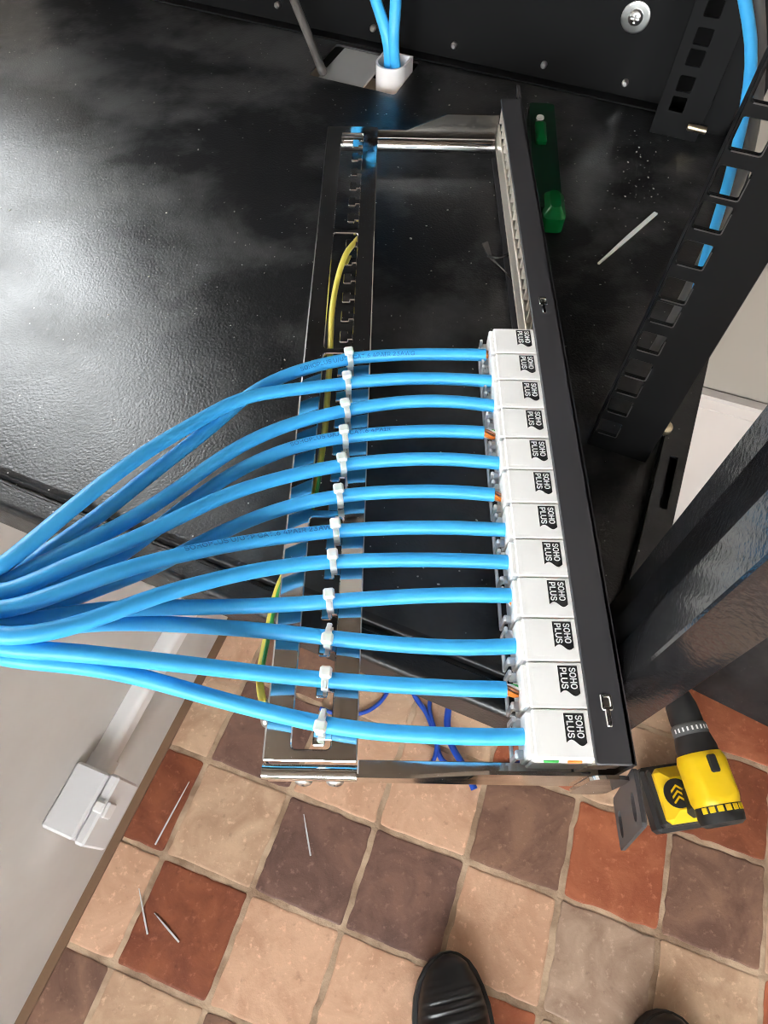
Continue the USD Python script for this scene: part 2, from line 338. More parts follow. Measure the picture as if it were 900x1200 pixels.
# low wall with a ledge on the left, the full wall behind it
prof = Polygon([(LEDGE_N, -.05), (LEDGE_N, .800), (LEDGE_N+.006, .826), (LEDGE_N+.03, .8295), (LEFT_N, .8295), (LEFT_N, CEIL), (LEFT_N+.12, CEIL), (LEFT_N+.12, -.05)])
struct('wall_left', frame(ext(prof, BACK_S-FRONT_S, FRONT_S), (0, 0, 0), WN, UZ, WD), 'wall_grey', label='low grey painted wall with a ledge below the cabinet')
def wall_with_window(s0, s1, W):
    pl = sbox(RIGHT_N-.12, -.05, LEFT_N, CEIL)
    if W: pl = pl.difference(sbox(W['n0'], W['z0'], W['n1'], W['z1']))
    return frame(ext(pl, s1-s0, s0), (0, 0, 0), WN, UZ, WD)
struct('wall_back', wall_with_window(BACK_S, BACK_S+.12, W1), 'wall_beige')
struct('wall_front', wall_with_window(FRONT_S-.12, FRONT_S, W2), 'wall_cream')
struct('wall_right', room_box(FRONT_S, BACK_S, RIGHT_N-.12, RIGHT_N, -.05, CEIL), 'wall_cream')
struct('ceiling', room_box(FRONT_S-.12, BACK_S+.12, RIGHT_N-.12, LEFT_N+.12, CEIL, CEIL+.1), 'ceiling_wood')
struct('trim_1', frame(join([bx(RIGHT_N, LEDGE_N-.001, 0, .5, -.014, 0, .002), bx(RIGHT_N, LEDGE_N-.001, .5, .522, -.018, 0, .003)]), room(BACK_S, 0, 0), WN, UZ, WD), 'wall_white', label='white painted panelling on the lower part of the back wall')
struct('trim_2', room_box(-1.2, BACK_S-.02, LEDGE_N-.014, LEDGE_N, -.002, .004), 'strip_brown', label='brown strip along the foot of the low wall')  # flat brown strip where the floor meets the low wall
def window(num, s, W, sgn):
    w = thing(f'window_{num}', 'white framed window letting in daylight', 'window', room(s, (W['n0']+W['n1'])/2, W['z0']), kind='structure')
    n0, n1, z0, z1 = W['n0'], W['n1'], W['z0'], W['z1']
    for a in (bx(n0, n1, z0, z0+.05, 0, .05, .004), bx(n0, n1, z1-.05, z1, 0, .05, .004), bx(n0, n0+.05, z0+.05, z1-.05, 0, .05, .004), bx(n1-.05, n1, z0+.05, z1-.05, 0, .05, .004), bx((n0+n1)/2-.02, (n0+n1)/2+.02, z0+.05, z1-.05, .005, .045, .004)):
        part('window_frame', frame(a, room(s, 0, 0), WN, UZ, WD*sgn), 'white_plastic_wall', w)
    for a, b in ((n0+.05, (n0+n1)/2-.02), ((n0+n1)/2+.02, n1-.05)):
        part('pane', frame(bx(a, b, z0+.05, z1-.05, .02, .026), room(s, 0, 0), WN, UZ, WD*sgn), 'glass', w, smooth=False)
    part('window_sill', frame(bx(n0-.04, n1+.04, z0-.025, z0, -.06, .05, .004), room(s, 0, 0), WN, UZ, WD*sgn), 'white_plastic_wall', w)
window(1, BACK_S+.005, W1, 1); window(2, FRONT_S-.005, W2, -1)  # the second one is unseen, added to fill from behind the camera

# ================================================================== THE CABINET
rack = thing('rack_cabinet', 'black open network rack cabinet with textured dusty base, rails and back panel', 'rack cabinet', cab(-.27, .35, ZB-.028))
U0, U1, V0, V1 = -.63, .072, .106, .600
hole = rrect(-.286, -.207, .528, .585, .003)
base = sbox(U0, V0, U1, V1).difference(hole)
def cabf(m, z=0.0): return frame(m, (0, 0, z), CU, CV, UZ)
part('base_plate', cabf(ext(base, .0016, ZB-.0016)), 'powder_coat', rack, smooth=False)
# front edge: rounded step, ledge and folded front lip (profile in v, z)
a = np.linspace(0, np.pi/2, 6)
pr = [(V0, -.0016), (V0, 0)]+[(V0-.004*math.sin(t), -.002+.002*math.cos(t)) for t in a]+[(V0-.0045, -.0045), (V0-.0065, -.0045), (V0-.0075, -.003)]
pr += [(V0-.016-.004*math.sin(t), -.007+.004*math.cos(t)) for t in a]+[(V0-.020, -.028), (V0-.0185, -.028), (V0-.0185, -.0075), (V0-.007, -.0065)]
part('front_lip', frame(ext(Polygon(pr), U1-U0, U0), (0, 0, ZB), CV, UZ, CU), 'powder_coat_clean', rack, smooth=30)
part('side_flange', cabf(bx(U0, U0+.0016, V0-.018, V1, ZB-.028, ZB-.0016)), 'black_satin', rack)
part('cover_plate', cabf(bx(-.279, -.2375, .520, .592, ZB-.0045, ZB-.0025, .0005)), 'cover_grey', rack, label='plain grey plate under the rear opening')
part('rear_flange', cabf(bx(U0, U1, V1-.0016, V1, ZB-.028, ZB-.0016)), 'black_satin', rack)
# right sill: a raised bar with a slot and a row of oval holes in its inner face
sill_top = sbox(.0585, V0+.02, .0715, V1-.03).difference(rrect(.0632, .0672, .208, .242, .0006))
part('side_sill', join([cabf(ext(sill_top, .0015, ZB+.010)), cabf(bx(.0700, .0715, V0+.02, V1-.03, ZB-.028, ZB+.010))]), 'powder_coat_clean', rack, smooth=False)
inner = sbox(V0+.02, 0, V1-.03, .010)
for k in range(26): inner = inner.difference(Point(0, 0).buffer(1, quad_segs=4).__class__([(V0+.035+k*.0165+.004*math.cos(t), .005+.002*math.sin(t)) for t in np.linspace(0, 2*np.pi, 12, endpoint=False)]))
part('perforated_strip', frame(ext(inner, .0014), cab(.0585, 0, ZB), CV, UZ, CU), 'black_gloss', rack, smooth=False)
# back panel, screws, studs
bp = sbox(-.63, .0, .028, .98)
for k in range(5): bp = bp.difference(rrect(-.615, -.585, .06+k*.011, .064+k*.011, .0015))
bp = bp.difference(Point(-.267, .151).buffer(.016))
part('grommet', along(lathe([(.0145, -.0022), (.0205, -.0022), (.0205, .0016), (.0145, .0016), (.0145, -.0022)], 28), cab(-.267, V1-.0016, ZB+.151), -CV), 'black_gloss', rack, label='round rubber grommet')
part('back_panel', join([frame(ext(bp, .0016), cab(0, V1, ZB), CU, UZ, -CV), cabf(bx(-.63, .028, V1-.0125, V1-.0016, ZB+.0005, ZB+.0021, .0004))]), 'black_satin', rack, smooth=False, label='tall smooth black back panel')
def on_back(px, py, off): return pp_(px, py, CV, V1-.0016-off)
for px, py, r, mt in ((745, 20, .0105, 'zinc'),):
    w = part('washer', along(lathe([(.004, 0), (r, 0), (r, .0012), (r-.0012, .0018), (.004, .0018)], 32), on_back(px, py, 0), -CV), mt, rack, label='large zinc washer')
    part('screw', along(screw_head(.0054, .0036), on_back(px, py, .0018), -CV), mt, w, label='zinc cross-head screw')
for px, py in ((533, 52), (638, 75), (733, 96), (326, 5), (438, 32)):
    part('stud', along(lathe([(0, 0), (.0026, 0), (.0026, .003), (.0016, .0042), (0, .0042)], 14), on_back(px, py, 0), -CV), 'zinc', rack)
# 19 inch rails: front plate with square holes and a flange going back
def rail(u0, v, z1, holes, hu, mirror=1, depth=.045, uw=.0315):
    """plate in the u-z plane at v facing the front; holes: heights above the base; hu: centre of the holes"""
    pl = sbox(min(u0, u0+mirror*uw), .0, max(u0, u0+mirror*uw), z1)
    for h in holes: pl = pl.difference(rrect(hu-.0052, hu+.0052, h-.0052, h+.0052, .0008, 2))
    ms = [frame(ext_bev(pl, .002, .0004), cab(0, v, ZB), CU, UZ, -CV)]
    ue = u0+mirror*uw
    ms.append(cabf(bx(min(ue, ue-mirror*.002), max(ue, ue-mirror*.002), v, v+depth, ZB, ZB+z1)))
    ms.append(cabf(bx(min(u0, u0+mirror*.0015), max(u0, u0+mirror*.0015), v, v+.010, ZB+.002, ZB+z1)))
    return join(ms)
def hole_h(pxs, v):                       # heights of hole centres seen at these pixels on the plane of the rail
    return [pp_(x, y, CV, v)[2]-ZB for x, y in pxs]
RV = .2435
front_px = [(713, 498), (725, 473), (738, 450), (749, 430), (764, 399), (781, 365), (796, 338), (816, 296), (836, 252), (858, 212), (884, 157), (905, 97)]
hh = hole_h(front_px, RV); hc = np.mean([CU@pp_(x, y, CV, RV) for x, y in front_px])
step = 0.0168*np.array([1, 1, .8]); more = []; zz = hh[-1]
k = 2
while zz < .93:
    zz += step[k % 3]; more.append(zz); k += 1
FRONT_HOLES, HC = hh, hc
ru0 = CU@pz(688, 522, ZB)
FR = part('front_rail', rail(ru0, RV, .97, list(hh)+more, hc), 'black_satin', rack, smooth=False, label='front right rail with a column of square holes')
RV2 = .5600
rear_px = [(795, 121), (803, 97), (817, 67), (825, 42), (837, 8)]
hr = hole_h(rear_px, RV2); hcr = np.mean([CU@pp_(x, y, CV, RV2) for x, y in rear_px]); more = []; zz = hr[-1]; k = 2
while zz < .93:
    zz += step[k % 3]; more.append(zz); k += 1
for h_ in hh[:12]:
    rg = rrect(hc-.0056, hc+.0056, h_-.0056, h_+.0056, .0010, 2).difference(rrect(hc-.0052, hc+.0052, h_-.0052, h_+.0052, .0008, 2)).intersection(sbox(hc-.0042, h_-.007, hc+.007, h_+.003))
    part('edge_glint', frame(ext(rg, .0003), cab(0, RV-.0020, ZB), CU, UZ, -CV), 'edge_glint', FR, smooth=False)  # painted highlight on the lower and right edges of each hole
ru2 = hcr-.0135
part('rear_rail', rail(ru2, RV2, .97, list(hr)+more, hcr, depth=.028, uw=.036), 'black_satin', rack, smooth=False, label='rear right rail with square holes')
# rail bolts
part('bolt', join([along(lathe([(0, 0), (.0026, 0), (.0026, .013), (.002, .014), (0, .014)], 16), pp_(826, 153, CV, RV2-.006)+CU*.001, -CU)]), 'brass', rack, label='short brass bolt beside the rear rail')
part('bolt', along(lathe([(0, 0), (.0042, 0), (.0042, .003), (.0025, .0048), (0, .0048)], 14), pz(777, 503, ZB+.0115), UZ), 'brass', rack, label='brass bolt at the foot of the front rail')
# corner post at the front right (its section in u, v) and one at the rear right
post = Polygon([(.0727, .0962), (.0745, .0985), (.0745, .120), (.066, .131), (.066, .150), (.0536, .150), (.0541, .1474), (.0555, .1386), (.0555, .1186), (.0582, .1017), (.0588, .1006)])
part('corner_post', cabf(ext(post, .985, ZB-.010)), 'black_gloss', rack, smooth=6, label='folded glossy black corner post at the front')
post2 = Polygon([(.030, .575), (.050, .575), (.066, .590), (.066, .600), (.030, .600)])
part('corner_post', cabf(ext(post2, .985, ZB-.010)), 'black_satin', rack, smooth=30)

# ================================================================== THE PATCH PANEL  (local: x along towards the far end, y to the cable side, z up from the top flange)
PO = pz(745, 897, ZT); PA = pz(612, 125, ZT)-PO; PA /= np.linalg.norm(PA); PL = np.array([-PA[1], PA[0], 0])
def pan(m): return frame(m, PO, PA, PL, UZ)
def panp(x, y, z): return PO+PA*x+PL*y+UZ*z
PROT = math.atan2(PA[1], PA[0])
PLEN, PITCH, X0 = .436, .018, .0024
panel = thing('patch_panel', 'long black patch panel frame with chrome cable bar lying across the cabinet base', 'patch panel', panp(.2, .06, -.0437))
# black front: C section with top flange, ears at both ends with two slots
slot_holes = [rrect(.0185, .0215, .0055, .0078, .0008), rrect(.2300, .2330, .0050, .0075, .0008)]
top = rrect(0, PLEN, -.0005, .0138, .0012)
for s_ in (.0205, .2330): top = top.difference(rrect(s_-.0045, s_-.0015, .0060, .0076, .0006)).difference(rrect(s_-.0010, s_+.0040, .0052, .0084, .0008))
face = sbox(0, -.0437, PLEN, 0)
for k in range(24): face = face.difference(sbox(X0+PITCH*k+.0018, -.036, X0+PITCH*k+.0162, -.012))
fm = [pan(ext_bev(top, .0016, .0004, -.0016)), frame(ext(face, .0016), panp(0, 0.0011, 0), PA, UZ, -PL), pan(bx(0, PLEN, -.0005, .0135, -.0437, -.0421))]
part('front_plate', join(fm), 'panel_black', panel, smooth=False, label='black front plate with top flange')
def ear(x0, x1, sgn):
    e = rrect(min(x0, x1), max(x0, x1), -.0437, 0, .0022)
    e = e.union(sbox(min(x0, x0-sgn*.004), -.0425, max(x0, x0-sgn*.004), -.002))
    cx = (x0*.42+x1*.58)
    for zc in (-.0085, -.0352): e = e.difference(rrect(cx-.0048, cx+.0048, zc-.0027, zc+.0027, .0026))
    return frame(ext_bev(e, .0020, .0006), panp(0, .0012, 0), PA, UZ+(PL*.0058+PA*.0048)/.0437, -PL)
part('mounting_ear', ear(-.0005, -.0195, 1), 'panel_black', panel, smooth=False, label='near mounting ear with two slots')
part('mounting_ear', ear(PLEN+.0005, PLEN+.0195, -1), 'panel_black', panel, smooth=False)
# chrome inner frame: rail below, ribs above it, between the ports
part('rear_rail', join([pan(bx(.0015, PLEN-.0015, .0118, .0133, -.030, -.0165, .0003)), pan(bx(.0015, PLEN-.0015, .0040, .0133, -.0312, -.030, .0003)), pan(bx(.0015, PLEN-.0015, .0112, .0126, -.0035, -.0016, .0003))]), 'nickel_satin', panel, label='dull metal rail behind the ports')
for k in range(25):
    x = X0+PITCH*k
    part('rib', pan(bx(x-.0009, x+.0009, .0016, .0124, -.0165, -.0026, .0003)), 'nickel_satin', panel)
for k in range(12, 24):
    x = X0+PITCH*(k+.5)
    part('rib', pan(bx(x-.0006, x+.0006, .0050, .0120, -.0165, -.0030, .0002)), 'nickel_satin', panel)
for s_ in (.0205, .2330):
    ring_ = rrect(s_-.0016, s_+.0046, .0046, .0090, .0010).difference(rrect(s_-.0002, s_+.0032, .0057, .0079, .0005)).union(rrect(s_-.0075, s_-.0010, .0058, .0079, .0008))
    part('locating_tab', pan(ext_bev(ring_, .0010, .0003, -.0006)), 'chrome', panel, label='bright locating tab in the top flange')
# cable bar with four windows, rolled long edges
BZ = -.020; BY0, BY1 = .0985, .1345; BX0, BX1 = -.001, .434
wins = [(.0075, .1105), (.1145, .2135), (.2175, .3155), (.3195, .4255)]
bar = rrect(BX0+.004, BX1, BY0, BY1, .0008)
for a, b in wins: bar = bar.difference(rrect(a, b, .1090, .1240, .0018))
bar_m = [pan(ext_bev(bar, .0016, .0005, BZ-.0016)), pan(bx(BX0+.004, BX1, BY1-.0013, BY1+.0003, BZ-.010, BZ-.0004, .0006))]
rollp = spline([panp(-.0005, y, BZ-.0030) for y in np.linspace(BY0, BY1, 6)], .01)
bar_m.append(tube(rollp, .0030, 20))
cable_bar = part('cable_bar', join(bar_m), 'chrome', panel, smooth=25, label='chrome cable tie bar with long windows')
tie_x = [.2021, .1845, .1672, .1503, .1348, .1178, .0981, .0835, .0649, .0486, .0317, .0132]
for x in tie_x+[.2265, .2425, .258, .274, .290, .305, .331, .3475, .364, .380, .397, .413]:
    tshape = unary_union([sbox(x-.0024, .1118, x+.0024, .1096-.001), rrect(x-.0045, x+.0045, .1112, .1160, .0009)])
    part('tie_tab', pan(ext_bev(tshape.buffer(0), .0014, .0004, BZ-.0014)), 'chrome', cable_bar)
# side arms: an upright plate that rises towards the front plate, with a flange inward at its foot
armp = Polygon([(.0130, -.034), (BY1-.001, -.034), (BY1-.001, BZ-.002), (.078, BZ-.002), (.050, -.0105), (.0130, -.0105)])
for x, sgn, fw in ((-.0015, 1, .0075), (PLEN-.0015, -1, .0135)):
    fl = None if sgn < 0 else bx(min(x, x+sgn*fw), max(x, x+sgn*fw), .0140, BY0 if sgn > 0 else BY1-.002, -.0330, -.0316, .0003)
    arm_ = part('side_arm', frame(ext(armp, .0014), panp(x-.0007, 0, 0), PL, UZ, PA), 'chrome' if sgn > 0 else 'chrome_darkened', panel, smooth=False, label='near chrome side arm' if sgn > 0 else 'far side arm with a dark reflection in its colour')
    if fl is None: part('arm_flange', tube(np.array([panp(PLEN-.0075, y, -.0295) for y in np.linspace(.0145, BY1-.004, 8)]), .0046, 20), 'chrome', arm_, smooth=50, label='bright rolled foot of the far arm')
    else: part('arm_flange', pan(fl), 'chrome', arm_, smooth=False)
bk = frame(ext(rrect(-.0010, .0138, -.0437, -.006, .0055, 6), .0014), panp(-.0038, 0, 0), PL, UZ, PA)
part('end_bracket', bk, 'chrome', panel, label='rounded chrome end bracket behind the near ear')
for y in (.1070, .1190): part('screw', frame(along(screw_head(.0034, .0026), (0, 0, 0), (-1, 0, 0)), panp(-.0022, y, -.0275), PA, PL, UZ), 'zinc', panel, label='screw head under the near end of the bar')
part('screw', frame(along(screw_head(.0036, .003), (0, 0, 0), (0, 1, 0)), panp(.0200, BY1+.0003, BZ-.0055), PA, PL, UZ), 'zinc', panel, label='screw head on the outer edge of the bar')

# ------------------------------------------------------------------ keystone jacks (local x along, y cable side, z up; origin at the middle of the foot)
JTOP = -.0042; JH = .0205
def place_word(word, w, h):
    t = meshkit.text_mesh(word, 1.0, .0002, bold=True); v, f = arr(t); v = v.copy()
    v[:, 0] = (v[:, 0]-v[:, 0].min())/np.ptp(v[:, 0])*w; v[:, 1] = (v[:, 1]-v[:, 1].min())/np.ptp(v[:, 1])*h
    v[:, 2] = (v[:, 2]-v[:, 2].min())/max(1e-9, np.ptp(v[:, 2]))*.00012
    return v, f
def make_jack(label, loc):
    j = thing('keystone_jack', label, 'network jack', loc, PROT, 'keystone jacks in the patch panel')
    P = lambda n, m, mt, par=j, **k: part(n, m, mt, par, world=False, **k)
    body = P('body', join([bx(-.00885, .00885, .0022, .0340, 0, JH, .0006), bx(-.0080, .0080, .0335, .0362, .002, JH-.0008, .0006)]), 'white_plastic')
    P('raised_panel', bx(-.0068, .0062, .0238, .0318, JH-.0002, JH+.00008), 'white_plastic', body)
    P('side_lip', bx(-.0092, -.0086, .0040, .0335, JH-.0062, JH-.0045, .0002), 'white_plastic', body)
    # black logo label with a wavy near edge
    xe = -.0028; lab = [(.0074, .0222), (.0074, .0147), (xe-.0004, .0147)]+[(xe-.0004-.0011*math.sin(q*2*np.pi), .0147+.0075*q) for q in np.linspace(.08, 1, 12)]
    lb = P('label', ext(Polygon(lab), .00012, JH), 'label_black', label='black logo label with wavy edge')
    for w_, y_ in (('SOHO', .0180), ('PLUS', .02145)):
        P('lettering', frame(place_word(w_, .0082, .0026), (.0066, y_, JH+.00012), (-1, 0, 0), (0, -1, 0), (0, 0, 1)), 'label_white', lb, smooth=False, label='white logo lettering')
    for y0, y1, c in ((.0165, .0218, 'wire_orange'), (.0250, .0305, 'wire_green')):
        P('conductor', bx(-.0097, -.0086, y0, y1, JH-.0040, JH-.0026, .0003), c)
    for y0, y1, c in ((.0170, .0222, 'wire_red'), (.0250, .0300, 'wire_green')):
        P('conductor', bx(.0085, .0089, y0, y1, JH-.0018, JH-.0006), c)
    cl = [bx(-.0078, -.0056, .0385, .0400, .003, .0135, .0004), bx(.0056, .0078, .0385, .0400, .003, .0135, .0004), bx(-.0075, -.0040, .0355, .0392, .0085, .0105, .0004), bx(.0040, .0075, .0355, .0392, .0085, .0105, .0004), bx(-.0078, .0078, .0385, .0398, .001, .0035, .0004)]
    P('cable_clip', join(cl), 'clear_plastic', label='clear plastic strain clip')
    return j
ORD = ['first', 'second', 'third', 'fourth', 'fifth', 'sixth', 'seventh', 'eighth', 'ninth', 'tenth', 'eleventh', 'twelfth']
jl = lambda k: f'white network jack with black logo label, {ORD[k]} from the far end of the row' if k < 11 else 'white network jack with black logo label, last of the row beside the near ear'
jl0 = lambda k: jl(k) if k else 'white network jack with black logo label, first of the row, beside the empty ports'
jack_x = lambda k: X0+PITCH*(11-k)+PITCH/2
proto_jack = None
for k in range(12):
    loc = panp(jack_x(k), 0, JTOP-JH)
    if proto_jack is None: proto_jack = make_jack(jl0(k), loc)
    else: copy_of(proto_jack, jl0(k), loc, PROT)

# ------------------------------------------------------------------ the twelve blue cables (traced; height falls from the bundle to the bar)
CR = .0032
paths = [
 [(569,416),(540,415.5),(500,415),(450,416.5),(410,420),(380,426),(350,434),(311,450),(288,465),(257,493),(218,524),(175,557),(128,595),(89,624),(50,650),(0,680)],
 [(577,447),(540,444.5),(490,443.5),(445,445),(407,449),(350,456),(288,465),(233,493),(163,535),(101,582),(54,621),(12,656),(0,666)],
 [(580,476),(540,471),(500,469.5),(455,472.5),(405,481),(350,494),(311,508),(272,528),(233,555),(187,588),(144,614),(97,638),(50,659),(0,686)],
 [(567,507),(530,505),(490,505.5),(450,507.5),(403,512),(350,522),(311,536),(280,550),(249,570),(218,592),(187,617),(156,641),(128,660),(97,675),(50,692),(0,706)],
 [(586,543),(545,539),(500,537.5),(445,540),(401,545),(350,555),(311,565),(270,578),(226,598),(167,627),(117,648),(58,672),(0,697)],
 [(579,580),(540,576.5),(495,575.5),(445,577),(398,581),(350,590),(311,602),(272,618),(233,637),(200,655),(167,671),(117,688),(58,712),(0,735)],
 [(592,621),(550,619),(500,618),(440,619.5),(393,622),(350,627),(272,638),(214,650),(156,664),(97,684),(39,706),(0,717)],
 [(595,659),(550,657),(500,656),(440,656.5),(392,658),(350,661),(292,670),(233,684),(175,701),(136,716),(78,737),(39,745),(0,747)],
 [(599,698),(560,697),(510,697.5),(450,700.5),(386,705),(350,708),(272,711),(194,712),(136,713),(89,718),(51,725),(0,733)],
 [(605,757),(570,759),(530,759),(460,755),(385,747.5),(350,743),(272,736),(194,731),(136,729),(90,731),(50,737),(0,744)],
 [(593,808),(560,807.5),(520,806),(450,802),(385,797),(350,794),(272,785),(194,776),(117,768),(60,762),(0,759)],
 [(619,863),(580,864),(540,863),(470,860),(420,855.5),(377,849),(350,843),(292,829),(233,813),(175,796),(117,783),(60,776),(0,770)]]
left_off = [-.007, .000, -.004, -.010, .001, -.008, .003, .004, -.006, -.011, .001, -.006]      # which strand lies on top in the bundle
bar_px = [410, 407, 405, 403, 401, 398, 393, 392, 386, 385, 385, 377]
cut_short = {0: .0026, 1: .0026, 3: .0050, 5: .0030, 10: .0075}
WIRES = [('wire_white', 'wire_orange'), ('wire_orange', 'wire_white'), ('wire_white', 'wire_green'), ('wire_blue', 'wire_brown')]
bundle_c = [room(.06, .40, .905), room(-.01, .52, .872), room(-.06, .68, .850), room(-.12, .90, .8455)]
CAB_PATH = []
for k, pth in enumerate(paths):
    pts = []
    for (x, y) in pth:
        b = bar_px[k]
        if x >= b: z = -.0150+(.0035)*min(1, (x-b)/150.0)
        else:
            t = (b-x)/b; t = t*t*(3-2*t)
            z = -.0150*(1-t)+(.026+left_off[k])*t
            z += left_off[k]*.5*math.sin(math.pi*t)
        pts.append(pz(x, y, ZT+z))
    ang = k*2*np.pi/9; rr_ = .0 if k in (2, 8, 10) else .0081
    if k in (2, 8, 10): ang, rr_ = {2: .3, 8: 2.4, 10: 4.5}[k], .0029
    sd = ortho(bundle_c[1]-bundle_c[0])
    for c in bundle_c: pts.append(c+(sd[0]*math.cos(ang)+sd[1]*math.sin(ang))*rr_*1.35)
    P = smooth_path(spline(pts, .004), it=6)
    CAB_PATH.append(P)
def settle(paths, r, it=90):
    """pushes strands that run through each other apart until they only touch"""
    from scipy.spatial import cKDTree
    cid = np.concatenate([np.full(len(p), i) for i, p in enumerate(paths)]); X = np.concatenate(paths); lim = 2*r+.00015
    rayd = X-np.array([0, 0, H]); c = rayd@WM; rayd /= np.linalg.norm(rayd, axis=1)[:, None]; pxx = 450+FPX*c[:, 0]/c[:, 2]
    seen = (pxx > -25)&(c[:, 2] > 0); free = np.clip((np.array(bar_px)[cid]-25-pxx)/80, 0, 1)
    for _ in range(it):
        pr = cKDTree(X).query_pairs(lim, output_type='ndarray'); pr = pr[cid[pr[:, 0]] != cid[pr[:, 1]]]
        if not len(pr): break
        d = X[pr[:, 0]]-X[pr[:, 1]]; L = np.linalg.norm(d, axis=1)+1e-9; ov = (lim-L)*.5
        D = np.zeros_like(X); N = np.zeros(len(X))
        for s, col in ((1, 0), (-1, 1)):
            i = pr[:, col]; u = d/L[:, None]*s
            sg = np.sign((rayd[i]*d).sum(1)*s+1e-9); u = np.where(seen[i][:, None], rayd[i]*sg[:, None]*1.3, u)
            np.add.at(D, i, u*ov[:, None]); np.add.at(N, i, 1)
        D /= np.maximum(N, 1)[:, None]; D *= free[:, None]
        o = 0
        for p in paths:
            n = len(p); q = D[o:o+n]
            for ax in range(3): q[:, ax] = np.convolve(np.pad(q[:, ax], 4, mode='edge'), np.array([1, 2, 3, 4, 4, 4, 3, 2, 1])/17, 'valid')
            o += n
        X = X+D
        low = (X[:, 2] < .8331)&(X@WN > LEDGE_N-.004); X[low, 2] = .8331
    out, o = [], 0
    for p in paths: out.append(smooth_path(X[o:o+len(p)], it=2)); o += len(p)
    return out
CAB_PATH = settle(CAB_PATH, CR)
def lettering(P, s0, text, hgt, phi, r):
    """flat print wrapped on the tube: path P, start arc length s0 along the reversed path"""
    Q = P[::-1]; d = np.r_[0, np.cumsum(np.linalg.norm(np.diff(Q, axis=0), axis=1))]
    v, f = arr(meshkit.text_mesh(text, hgt, .0002)); v = v.copy(); v[:, 1] -= hgt/2
    x = v[:, 0]*1.12+s0
    c = np.stack([np.interp(x, d, Q[:, i]) for i in range(3)], 1)
    T = np.gradient(Q, axis=0); T /= np.linalg.norm(T, axis=1)[:, None]; t = np.stack([np.interp(x, d, T[:, i]) for i in range(3)], 1); t /= np.linalg.norm(t, axis=1)[:, None]
    n0 = UZ-t*(t@UZ)[:, None]; n0 /= np.linalg.norm(n0, axis=1)[:, None]; b = np.cross(n0, t)      # b: across the cable, text-up
    a = phi+v[:, 1]/r
    zz = (v[:, 2]-v[:, 2].min())/max(1e-9, np.ptp(v[:, 2]))
    rad = r+.00002+.00006*zz
    return c+(n0*np.cos(a)[:, None]+b*np.sin(a)[:, None])*rad[:, None], f
cdesc = ['topmost of the fan, crossing under its neighbour', 'second from the far end, passing over the topmost one', 'third from the far end of the row', 'fourth from the far end, with bare wires showing at its cut end', 'fifth from the far end of the row',
         'sixth from the far end, running under a printed one', 'seventh from the far end, with clear printed lettering', 'eighth from the far end, crossing over two lower strands', 'ninth from the far end of the row', 'tenth from the far end of the row', 'second from the near end, with bare twisted wires at its end', 'nearest of the fan, at the bottom']
for k, P in enumerate(CAB_PATH):
    c = thing('network_cable', 'blue cable, '+cdesc[k], 'cable', P[0]*[1, 1, 0]+UZ*(ZB), group='blue cables fanning out to the jacks')
    jk = part('jacket', tube(P, CR, 18), 'blue_jacket', c, smooth=50)
    Q = P[::-1]; d = np.r_[0, np.cumsum(np.linalg.norm(np.diff(Q, axis=0), axis=1))]
    if k in (0, 3, 6):
        px0 = {0: (352, 434), 3: (345, 524), 6: (212, 650)}[k]
        rel = P-np.array([0, 0, H]); cc = rel@WM; pxs = np.c_[450+FPX*cc[:, 0]/cc[:, 2], 600+FPX*cc[:, 1]/cc[:, 2]]
        i0 = np.argmin(np.linalg.norm(pxs-px0, axis=1)); s0 = d[len(P)-1-i0]
        part('lettering', lettering(P, s0, {0: 'SOHOPLUS U/UTP CAT.6 4PAIR 23AWG', 3: 'SOHOPLUS U/UTP CAT.6 4PAIR', 6: 'SOHOPLUS U/UTP CAT.6 4PAIR 23AWG'}[k], {0: .0021, 3: .0021, 6: .0023}[k], {0: -.55, 3: .0, 6: .15}[k], CR), 'blue_print', jk, smooth=False, label='printed dark blue lettering')
    # the eight twisted conductors between the cut end of the jacket and the jack
    e = P[0]; t = P[0]-P[3]; t /= np.linalg.norm(t); tgt = panp(jack_x(k), .0345, JTOP-.0105)
    sd = ortho(t)
    for q, (m1, m2) in enumerate(WIRES):
        for w_, mt in enumerate((m1, m2)):
            a0 = q*np.pi/2+w_*.6; L_ = np.linalg.norm(tgt-e)
            W_ = [e-t*.002+(tgt+t*.001-e+t*.002)*s+(sd[0]*math.cos(a0+s*L_*280+w_*np.pi*.5)+sd[1]*math.sin(a0+s*L_*280+w_*np.pi*.5))*(.0011+.0009*math.sin(np.pi*s)) for s in np.linspace(0, 1, 9)]
            part('wire', tube(np.array(W_), .0007, 6), mt, c, smooth=60)

